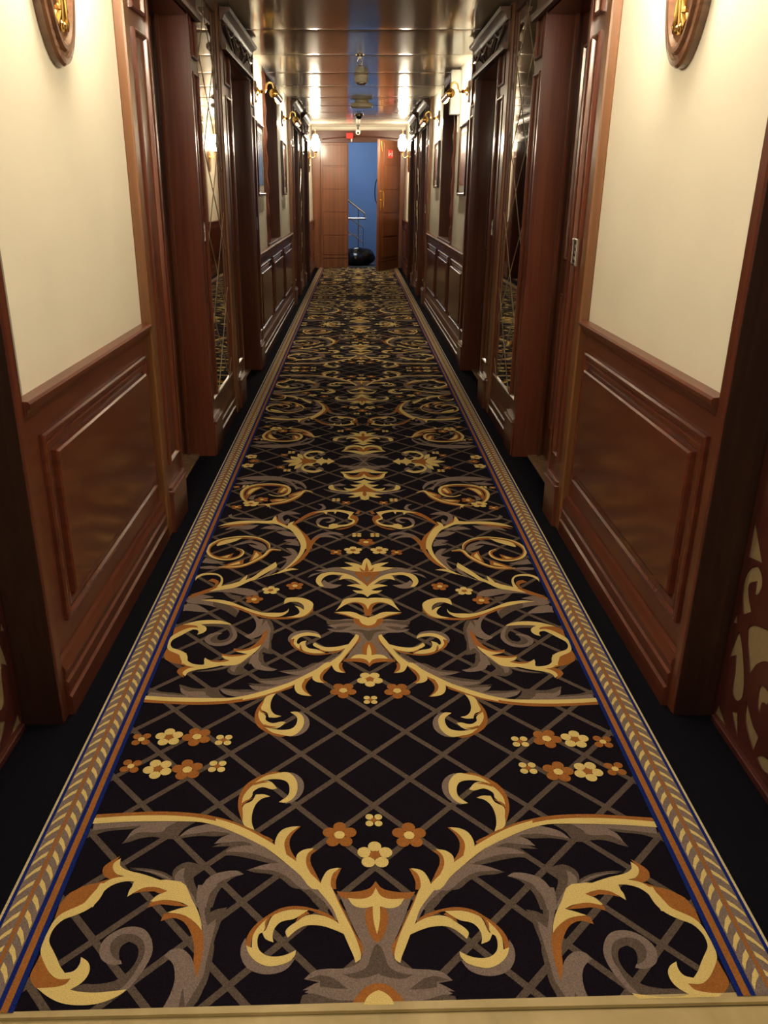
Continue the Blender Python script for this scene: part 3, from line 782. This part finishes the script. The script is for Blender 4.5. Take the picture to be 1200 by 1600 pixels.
for sd, sn in SIDES:
    dy = 0 if sd > 0 else -.06
    t = root('fretwork_screen', (sd * .985, 1.2, 0), 'brown fretwork screen over gold panel beside the camera, low on the %s edge' % sn, 'screen', 'fretwork screens')
    m = MB(); m.box(sd * .9858, sd * 1.02, .3, 1.945 + dy, .0, 2.4); m.build('gold_panel', GOLDP, t)
    cu = bpy.data.curves.new('fret', 'CURVE'); cu.dimensions = '2D'; cu.fill_mode = 'BOTH'; cu.extrude = .0015
    def spl(pts):
        sp = cu.splines.new('POLY'); sp.points.add(len(pts) - 1)
        for q, p in zip(sp.points, pts): q.co = (p[0], p[1], 0, 1)
        sp.use_cyclic_u = True
    spl([(.3, 0), (1.948, 0), (1.948, 2.4), (.3, 2.4)])
    for k in range(4):
        for sh in FR:
            pts = [(p.x - .0 - .335 * k, p.y) for p in smooth_path([(q[0] - 0, q[1], 0) for q in sh], 3, True, 75)]
            pts = [(min(y, 1.944), max(z, .006)) for y, z in pts]
            if k and max(p[0] for p in pts) > 1.94 - .335 * k + .0: pts = [(min(p[0], 1.60 - .335 * (k - 1)), p[1]) for p in pts]
            spl(pts)
    tmp = bpy.data.objects.new('tmp', cu); COL.objects.link(tmp)
    bpy.context.view_layer.update()
    me = bpy.data.meshes.new_from_object(tmp.evaluated_get(bpy.context.evaluated_depsgraph_get()))
    bpy.data.objects.remove(tmp)
    for v in me.vertices:
        y, z, x = v.co; v.co = (sd * (.984 + x) - t.location.x, y + dy - t.location.y, z)
    bm = bmesh.new(); bm.from_mesh(me); bmesh.ops.recalc_face_normals(bm, faces=bm.faces[:]); bm.to_mesh(me); bm.free()
    me.materials.clear(); me.materials.append(FRET); me.name = 'fret_board'
    o = bpy.data.objects.new('fret_board', me); COL.objects.link(o); o.parent = t
    m = MB(); m.box(sd * .985, sd * .968, .3, 1.93 + dy, 0, .022, .003); m.build('bottom_rail', FRET, t)

# ---------------------------------------------------------------- lamps
def sconce(sd, y, label, yaxis=.158):
    t = root('wall_sconce', (sd * .89, y, 2.02), label, 'wall lamp', 'globe sconces on oval plaques')
    m = MB(); m.oval(sd, .89, y, 2.02, yaxis, .29, [(0, 0), (0, .020), (.006, .028), (.020, .030), (.026, .024), (.034, .026), (.040, .036), (.052, .036), (.060, .026), (.066, .018), (.074, .016)])
    m.build('oval_plaque', WOODO, t)
    m = MB(); X = .87
    # cast bracket with foot leaves
    m.lathe([(.034, 0), (.036, .006), (.026, .014), (.018, .02), (.022, .03), (.010, .04)], (sd * X, y, 1.98), (-sd, 0, 0), 20)
    m.tube([(sd * (X - .006), y, 2.14), (sd * (X - .012), y, 2.06), (sd * (X - .014), y, 1.96), (sd * (X - .010), y, 1.86), (sd * (X - .006), y, 1.815)], (.010, .006))
    for q in (-1, 1):
        m.tube([(sd * (X - .008), y + q * .006, 1.95), (sd * (X - .012), y + q * .022, 1.90), (sd * (X - .012), y + q * .026, 1.86), (sd * (X - .008), y + q * .040, 1.825), (sd * (X - .008), y + q * .052, 1.842), (sd * (X - .008), y + q * .043, 1.858)], (.008, .005))
        m.tube([(sd * (X - .008), y + q * .004, 2.06), (sd * (X - .012), y + q * .04, 2.09), (sd * (X - .012), y + q * .055, 2.14), (sd * (X - .008), y + q * .03, 2.165)], (.008, .005))
        m.lathe([(.004, -.010), (.010, -.004), (.010, .004), (.004, .010)], (sd * (X - .010), y + q * .028, 1.868), (0, 0, 1), 10)
        m.lathe([(.003, -.012), (.008, -.004), (.008, .004), (.003, .010)], (sd * (X - .010), y + q * .012, 1.83), (0, 0, 1), 10)
    br = m.build('brass_bracket', BRASS, t)
    gx = .755
    m = MB(); m.tube([(sd * .845, y, 1.985), (sd * .81, y, 1.965), (sd * .775, y, 1.975), (sd * gx, y, 2.01), (sd * gx, y, 2.045)], .008)
    m.lathe([(.010, -.035), (.014, -.02), (.008, -.01), (.02, .0), (.036, .014), (.040, .026)], (sd * gx, y, 2.045), (0, 0, 1), 20)
    m.build('arm', BRASS, br)
    m = MB(); m.lathe([(.030, 0), (.052, .025), (.070, .065), (.078, .11), (.076, .15), (.064, .19), (.045, .218), (.038, .228), (.046, .240), (.043, .256), (.026, .268), (.010, .272)], (sd * gx, y, 2.065), (0, 0, 1), 28)
    gl = m.build('globe', GLOBE, t)
    m = MB(); m.lathe([(.020, 0), (.014, .012), (.006, .018), (.005, .06), (.009, .066), (.004, .078), (.001, .084)], (sd * gx, y, 2.335), (0, 0, 1), 14)
    m.build('finial', BRASS, gl)
sconce(-1, 2.565, 'globe sconce on oval wooden plaque, cut off at the top left of the picture')
sconce(1, 2.62, 'globe sconce on oval wooden plaque, cut off at the top right of the picture')
sconce(-1, 15.35, 'glowing globe sconce beside the far end doors on the left wall')
sconce(1, 15.35, 'glowing globe sconce beside the far end doors on the right wall')

def picture_lamp(sd, y, label):
    z = 2.175
    t = root('picture_lamp', (sd * .89, y, z), label, 'wall lamp', 'brass picture lamps')
    m = MB(); m.oval(sd, .89, y, z, .062, .085, [(0, 0), (0, .012), (.008, .02), (.018, .022), (.024, .02)]); m.build('backplate', WOODO, t)
    m = MB(); m.lathe([(.034, 0), (.036, .008), (.022, .016), (.012, .024), (.016, .034), (.008, .05)], (sd * .868, y, z), (-sd, 0, 0), 20)
    m.tube([(sd * .83, y, z), (sd * .805, y, z - .004), (sd * .792, y, z + .018), (sd * .785, y, z + .050), (sd * .765, y + .004, z + .068), (sd * .738, y + .006, z + .058), (sd * .728, y + .008, z + .020)], .0075)
    m.build('arm', BRASS, t)
    xc, zc, r = .730, z - .012, .034
    L = .46
    m = MB(); N = 18
    a0, a1 = math.radians(-70), math.radians(128)
    def ring(yy, rr):
        return [m.v(sd * (xc - rr * math.cos(a0 + (a1 - a0) * k / N) * 1.0), yy, zc + rr * math.sin(a0 + (a1 - a0) * k / N)) for k in range(N + 1)]
    ro = [ring(yy, r) for yy in (y, y + L)]; ri = [ring(yy, r - .003) for yy in (y, y + L)]
    for k in range(N):
        m.f([ro[0][k], ro[0][k + 1], ro[1][k + 1], ro[1][k]]); m.f([ri[0][k], ri[0][k + 1], ri[1][k + 1], ri[1][k]])
    for k in (0, N): m.f([ro[0][k], ro[1][k], ri[1][k], ri[0][k]])
    sh_ = m.build('shade', BRASS, t)
    m = MB()
    m.lathe([(.001, -.016), (.012, -.014), (.016, -.006), (.026, -.004), (.036, 0), (.036, .006)], (sd * xc, y - .004, zc), (0, 1, 0), 22)
    m.build('end_cap', BRASS, sh_)
    m = MB(); m.lathe([(.036, 0), (.036, .006), (.02, .010)], (sd * xc, y + L, zc), (0, 1, 0), 22); m.build('end_cap', BRASS, sh_)
    m = MB(); m.lathe([(.012, .02), (.014, .03), (.014, L - .03), (.012, L - .02)], (sd * (xc + .004), y, zc - .004), (0, 1, 0), 14); m.build('bulb', BULB, sh_)
def picture(sd, y, z0, z1, w, art, label):
    t = root('framed_picture', (sd * .89, y, z0), label, 'picture', 'framed pictures under the brass lamps')
    fr = [(0, 0), (0, .018), (.006, .026), (.018, .028), (.030, .018), (.034, .010)]
    m = MB(); m.rect(sd, .89, y - w / 2, y + w / 2, z0, z1, fr); m.build('frame', FRAMEM, t)
    m = MB(); m.box(sd * .880, sd * .8785, y - w / 2 + .034, y + w / 2 - .034, z0 + .034, z1 - .034); mo = m.build('mount', MOUNT, t)
    m = MB(); m.box(sd * .8786, sd * .8772, y - w / 2 + .075, y + w / 2 - .075, z0 + .085, z1 - .075); m.build('print', art, mo)
for sd, sn in SIDES:
    for y, pn in ((7.52, 'nearer'), (10.12, 'farther')):
        picture_lamp(sd, y - .06, 'brass picture lamp with wooden backplate above the %s picture on the %s wall' % (pn, sn))
    y1 = 7.60
    picture(sd, y1, 1.375, 1.955, .56, ARTB if sd < 0 else ARTR, ('bluish' if sd < 0 else 'brown') + ' framed picture before the niche on the %s wall' % sn)
    picture(sd, 10.08, 1.375 if sd < 0 else 1.45, 1.94, .46, ARTR, 'dark framed picture beyond the niche on the %s wall' % sn)

# ---------------------------------------------------------------- small fittings
def plate(sd, X, y, z, label, w=.062, h=.10):
    t = root('switch_plate', (sd * X, y, z), label, 'switch', 'metal plates by the doors')
    m = MB(); m.rect(sd, X, y - w / 2, y + w / 2, z - h / 2, z + h / 2, [(0, 0), (0, .008), (.003, .011), (.009, .011), (.011, .006)]); m.build('surround', CHROME, t)
    m = MB(); m.box(sd * (X - .004), sd * (X - .0075), y - w / 2 + .011, y + w / 2 - .011, z - h / 2 + .011, z + h / 2 - .011); fa = m.build('face', BLACK, t)
    m = MB()
    for zz in (.022, -.002, -.024): m.box(sd * (X - .006), sd * (X - .010), y - .014, y + .010, z + zz - .007, z + zz + .008, .002)
    m.build('button', CHROME, fa)
plate(1, .846, 3.435, 1.176, 'chrome framed push button plate on the door casing nearest the camera, right side', .072, .105)
plate(-1, .858, 4.50, 1.205, 'small metal plate on the casing just before the nearer left mirror')
plate(1, .858, 5.62, 1.185, 'small metal plate on the casing just beyond the nearer right mirror')
plate(-1, .858, 6.92, 1.165, 'small metal plate on the casing just before the nearer left picture')
plate(1, .852, 11.08, 1.215, 'small metal plate on the casing beyond the farther right picture')

t = root('wall_light_box', (.89, 8.20, 2.06), 'white upright box fixed high on the right wall before the niche', 'box')
m = MB(); m.box(.89, .80, 8.14, 8.22, 2.06, 2.42, .006); m.build('housing', WHITE, t)
m = MB(); m.box(.868, .872, 8.136, 8.142, 2.06, 2.42, .001); m.box(.815, .80, 8.13, 8.142, 2.09, 2.40, .002); m.build('cover_strip', WHITE, t)
m = MB(); m.tube([(.882, 8.20, 2.06), (.884, 8.20, 1.99), (.886, 8.21, 1.92)], .006); m.build('conduit', WHITE, t)

def cz(y): return ceil_z(y)
t = root('smoke_detector', (0, 8.77, cz(8.77)), 'cream round smoke detector on the glossy ceiling, nearer than the wide disc', 'smoke detector')
m = MB(); z = cz(8.77); m.lathe([(.066, .004), (.068, -.012), (.066, -.060), (.058, -.064)], (0, 8.77, z), (0, 0, 1)); m.build('housing', CREAMP, t)
m = MB(); m.lathe([(.050, -.063), (.050, -.072), (.030, -.084), (.022, -.085)], (0, 8.77, z), (0, 0, 1)); m.build('sensor_grille', CHROME, t)
t = root('ceiling_disc', (.02, 11.45, cz(11.45)), 'wide flat cream disc fitting in the middle of the ceiling', 'ceiling fitting')
m = MB(); z = cz(11.45); m.lathe([(.09, .004), (.09, -.022), (.12, -.024)], (.02, 11.45, z), (0, 0, 1)); m.build('neck', CREAMP, t)
m = MB(); m.lathe([(.13, -.022), (.142, -.030), (.143, -.060), (.132, -.072), (.10, -.078)], (.02, 11.45, z), (0, 0, 1), 36); m.build('disc', CREAMP, t)
t = root('sprinkler', (-.02, 7.42, cz(7.42)), 'small chrome sprinkler head on the ceiling, nearest the camera', 'sprinkler')
m = MB(); z = cz(7.42); m.lathe([(.038, .002), (.036, -.008), (.016, -.012), (.014, -.03)], (-.02, 7.42, z), (0, 0, 1)); m.build('escutcheon', CHROME, t)
m = MB()
for q in (-1, 1): m.tube([(-.02 + q * .012, 7.42, z - .028), (-.02 + q * .020, 7.42, z - .05), (-.02 + q * .004, 7.42, z - .072)], .003)
m.lathe([(.004, -.07), (.020, -.074), (.020, -.077), (.004, -.079)], (-.02, 7.42, z), (0, 0, 1)); m.build('deflector', CHROME, t)
t = root('dome_camera', (-.005, 13.75, cz(13.75)), 'small dark dome on the ceiling beyond the wide cream disc', 'camera')
m = MB(); z = cz(13.75); m.lathe([(.068, .003), (.066, -.016), (.056, -.020)], (-.005, 13.75, z), (0, 0, 1)); m.build('base_ring', CHROME, t)
m = MB(); m.lathe([(.050, -.018), (.046, -.036), (.030, -.052), (.004, -.058)], (-.005, 13.75, z), (0, 0, 1)); m.build('dome', BLACK, t)
t = root('security_camera', (-.015, 16.15, cz(16.15)), 'white security camera hanging in front of the lintel over the end doors', 'camera')
m = MB(); z = cz(16.15); m.lathe([(.03, .003), (.028, -.012), (.010, -.016), (.010, -.075)], (-.015, 16.15, z), (0, 0, 1)); m.build('bracket', BLACK, t)
m = MB(); m.lathe([(.026, 0), (.042, .01), (.044, .12), (.036, .14)], (-.015, 16.12, z - .125), (0, .3, .16)); hs = m.build('housing', WHITE, t)
m = MB(); m.lathe([(.004, -.006), (.018, -.006), (.022, .004)], (-.015, 16.12, z - .125), (0, .3, .16)); m.build('lens', BLACK, hs)

# ---------------------------------------------------------------- end wall, doors, stairwell
DT = 2.285
m = MB()
m.box(-1.3, -.80, YEND, YEND + .12, 0, 2.66); m.box(.84, 1.3, YEND, YEND + .12, 0, 2.66); m.box(-.8, .84, YEND, YEND + .12, DT + .02, 2.66)
struct('wall_end', m, WOODV)
t = trim_root((0, YEND, 0))
m = MB(); m.box(-.885, -.735, YEND - .035, YEND + .12, 0, DT + .01, .004); m.box(.80, .885, YEND - .035, YEND + .12, 0, DT + .01, .004); m.build('jamb', WOODE, t)
m = MB(); m.box(-.885, .885, YEND - .045, YEND + .02, DT, 2.49, .004); m.build('lintel', WOODH, t)
m = MB(); m.tube([(-.70, YEND - .048, DT + .055), (-.3, YEND - .048, DT + .085), (.05, YEND - .048, DT + .10), (.4, YEND - .048, DT + .085), (.78, YEND - .048, DT + .055)], .010, 8, 6); m.build('lintel_moulding', WOODH, t)
m = MB()
m.loops([[m.v(x, y, z) for y, z in ((YEND - .10, 2.53), (YEND - .09, 2.515), (YEND - .045, 2.488), (YEND + .0, 2.488), (YEND + .0, 2.545), (YEND - .10, 2.545))] for x in (-.885, .885)])
m.build('cornice', PLASTER, t)
# left leaf, closed
t = root('door_%d' % dn[0], (-.735, YEND + .03, 0), kind='structure'); dn[0] += 1
m = MB(); m.box(-.735, -.198, YEND + .0, YEND + .045, .006, DT, .003); m.build('leaf', WOODE, t)
m = MB()
for z0, z1 in ((.25, .598), (.622, 1.026), (1.05, 1.44), (1.464, 1.855), (1.879, 2.24)): m.box(-.690, -.212, YEND - .008, YEND + .01, z0, z1, .004)
m.build('veneer_panel', WOODE, t)
m = MB(); m.box(-.70, -.21, YEND - .012, YEND + .004, .19, .20, .001); m.build('kick_strip', WOODL, t)
# right leaf, standing open into the corridor
hx, hy, fx, fy = .795, 16.72, .375, 15.92
u = Vector((fx - hx, fy - hy, 0)); Lf = u.length; u.normalize(); nrm = Vector((-u.y, u.x, 0))
if nrm.y > 0: nrm = -nrm       # the face turned to the camera
t = root('door_%d' % dn[0], (hx, hy, 0), kind='structure'); dn[0] += 1
def lf(a, d, z): p = Vector((hx, hy, 0)) + u * a + nrm * d; return (p.x, p.y, z)
def lbox(m, a0, a1, d0, d1, z0, z1, bev=.002):
    vs = [m.v(*lf(a, d, z)) for a in (a0, a1) for d in (d0, d1) for z in (z0, z1)]
    fs = [m.f([vs[i] for i in q]) for q in ((0, 1, 3, 2), (4, 6, 7, 5), (0, 4, 5, 1), (2, 3, 7, 6), (0, 2, 6, 4), (1, 5, 7, 3))]
    if bev: bmesh.ops.bevel(m.bm, geom=list({e for f in fs for e in f.edges}), offset=bev, segments=1, affect='EDGES')
m = MB(); lbox(m, 0, Lf, -.045, 0, .012, DT + .01); m.build('leaf', WOODE, t)
m = MB()
for z0, z1 in ((.25, .598), (.622, 1.026), (1.05, 1.44), (1.464, 1.855), (1.879, 2.24)): lbox(m, .06, Lf - .17, -.002, .008, z0, z1, .003)
m.build('veneer_panel', WOODE, t)
m = MB(); lbox(m, .06, Lf - .06, 0, .006, .185, .20, .001); m.build('kick_strip', WOODL, t)
m = MB(); a = Lf - .075
lbox(m, a - .022, a + .022, 0, .005, 1.09, 1.46)
m.tube([lf(a, .004, 1.13), lf(a, .045, 1.13), lf(a, .055, 1.17), lf(a, .055, 1.38), lf(a, .045, 1.42), lf(a, .004, 1.42)], .010, 10, 4)
m.lathe([(.016, 0), (.016, .012), (.008, .016)], lf(a, .005, 1.27), nrm, 14); m.build('door_handle', BRASS, t)
m = MB(); m.tube([lf(a + .02, .006, 2.26), lf(a + .02, .012, 2.18), lf(a - .005, .012, 2.09)], .010, 8, 3); m.build('flush_bolt', BRASS, t)
# red notice on it
so = lf(Lf * .52, .004, 2.063)
t = root('door_sign', so, 'red notice with white figures on the open right leaf of the end doors', 'sign')
m = MB(); lbox(m, Lf * .52 - .105, Lf * .52 + .105, .0088, .012, 1.995, 2.135, .001); m.build('plate', REDM, t)
m = MB()
def sgn(pts): m.prism(pts, lambda a, z, d: lf(Lf * .52 + a, d, 2.065 + z), .0122, .0130)
for x0 in (-.062, .062):   # two running figures and an arrow between them
    k = 1 if x0 < 0 else -1
    sgn([(x0 + .010 * math.cos(q), .040 + .010 * math.sin(q)) for q in [2 * PI * i / 12 for i in range(12)]])
    sgn([(x0 - .012, .026), (x0 + .012, .028), (x0 + .014 * k, -.004), (x0 + .024 * k, -.040), (x0 + .012 * k, -.044), (x0, -.012), (x0 - .020 * k, -.042), (x0 - .030 * k, -.036), (x0 - .008 * k, .0)])
    sgn([(x0 - .012 * k, .026), (x0 - .030 * k, .006), (x0 - .024 * k, .0), (x0 - .008 * k, .014)])
sgn([(-.016, .012), (.004, .012), (.004, .026), (.022, .002), (.004, -.022), (.004, -.008), (-.016, -.008)])
m.build('pictogram', SIGNW, t)
t = root('alarm_box', (-.17, 16.75, 2.34), 'small red box on the lintel above the left end door', 'alarm')
m = MB(); m.box(-.235, -.105, 16.69, 16.757, 2.345, 2.445, .006); m.build('housing', REDM, t)
m = MB(); m.box(-.150, -.120, 16.70, 16.757, 2.29, 2.35, .004); m.build('lower_box', WHITE, t)

# stairwell seen through the gap
m = MB(); m.box(-1.8, 1.4, 19.3, 19.4, 0, 3.0); m.box(-1.8, -1.7, YEND + .12, 19.3, 0, 3.0); m.box(1.3, 1.4, YEND + .12, 19.3, 0, 3.0); m.box(-1.8, 1.4, YEND + .12, 19.4, 2.9, 3.0)
struct('wall_stairwell', m, BLUEP)
m = MB(); m.box(-1.8, 1.4, YEND + .12, 19.4, -.05, 0); struct('floor_stairwell', m, DARKF)
t = root('stair_railing', (0, 18.3, 0), 'bent chrome stair railing against the blue stairwell wall', 'railing'); Y = 18.3
m = MB(); m.tube([(-.65, Y, 1.57), (-.196, Y, 1.236), (.115, Y, 1.012)], .022, 10, 1); m.tube([(.115, Y, 1.012), (.140, Y, .99), (.148, Y, .95), (.148, Y, .885)], .022, 10, 3); m.tube([(.165, Y, .885), (-.65, Y, .885)], .022, 10, 1); m.build('handrail', CHROME, t)
m = MB(); m.tube([(.004, Y, 0), (.004, Y, 1.09)], .014, 10, 1); m.build('post', CHROME, t)
m = MB(); m.tube([(.108, Y, 0), (.108, Y, .70)], .007, 8, 1); m.build('thin_post', CHROME, t)
m = MB(); m.tube([(-.65, Y, 1.23), (-.119, Y, .854), (.108, Y, .695)], .012, 8, 1); m.tube([(-.5, Y, .83), (-.091, Y, .543), (.108, Y, .40)], .012, 8, 1); m.tube([(-.65, Y, .556), (.115, Y, .556)], .006, 8, 1); m.build('rail_bar', CHROME, t)
def bag(c, r, seed, label):
    rnd = random.Random(seed); m = MB()
    bmesh.ops.create_icosphere(m.bm, subdivisions=4, radius=1)
    ph = [(Vector((rnd.uniform(-1, 1), rnd.uniform(-1, 1), rnd.uniform(-1, 1))) * 4.5, rnd.uniform(0, 6.28), rnd.uniform(.025, .075)) for _ in range(12)]
    for v in m.bm.verts:
        d = v.co.copy(); k = 1 + sum(a * math.sin(w.dot(d) + p) for w, p, a in ph)
        z = d.z * k
        v.co = Vector((c[0] + d.x * r[0] * k, c[1] + d.y * r[1] * k, max(.003, c[2] + z * r[2])))
    o = m.build('bin_bag', BAGM, None, 60)
    return tag(o, label, 'bag')
bag((-.02, 17.5, .16), (.31, .26, .20), 3, 'shiny black plastic bag on the stairwell floor seen through the open end doors')
m = MB(); m.tube([(.44, 17.6, 1.72), (.36, 17.6, 1.62), (.335, 17.6, 1.45), (.345, 17.6, 1.28), (.40, 17.6, 1.16)], .010, 8, 6)
m.tube([(.44, 17.6, 1.72), (.52, 17.6, 1.62), (.52, 17.6, 1.28), (.40, 17.6, 1.16)], .010, 8, 6)
m.tube([(.44, 17.6, 1.72), (.6, 17.6, 1.78), (1.29, 17.6, 1.80)], .010, 8, 3)
tag(m.build('hose_loop', BLACK), 'black hose loop hanging behind the open leaf in the stairwell', 'hose')

# ---------------------------------------------------------------- light
def area(name, loc, size, power, col, rot=(0, 0, 0), sy=None):
    l = bpy.data.lights.new(name, 'AREA'); l.energy = power; l.color = col; l.size = size
    if sy: l.shape = 'RECTANGLE'; l.size_y = sy
    o = bpy.data.objects.new(name, l); COL.objects.link(o); o.location = loc; o.rotation_euler = rot
    return o
area('lobby_ceiling_light', (0, .25, 2.30), .9, 36, (1.0, .86, .64), (0, 0, 0), 1.2)
area('stairwell_light', (-.2, 17.9, 2.85), 1.2, 58, (.80, .90, 1.0))
w = bpy.data.worlds.new('World'); S.world = w; w.use_nodes = True
w.node_tree.nodes['Background'].inputs['Color'].default_value = (.9, .75, .55, 1)
w.node_tree.nodes['Background'].inputs['Strength'].default_value = .02

# ---------------------------------------------------------------- camera
cam = bpy.data.cameras.new('Camera'); co = bpy.data.objects.new('Camera', cam); COL.objects.link(co)
F, PX, PY = 1260.0, 545.0, 800.0
cam.sensor_fit = 'VERTICAL'; cam.sensor_height = 36.0; cam.lens = F / 1600 * 36.0
cam.shift_x = (600 - PX) / 1600; cam.shift_y = 0
th, ps = math.radians(21.605138), math.radians(.481959)
co.location = (-.047, 0, 1.4); co.rotation_euler = (PI / 2 - th, 0, ps)
cam.clip_start = .02
S.camera = co
vs = S.view_settings
vs.view_transform = 'Standard'; vs.look = 'None'; vs.exposure = -0.22; vs.gamma = 1.0; vs.use_curve_mapping = False
S.cycles.use_denoising = True
S.cycles.max_bounces = 10; S.cycles.glossy_bounces = 6
S.cycles.caustics_reflective = False; S.cycles.caustics_refractive = False
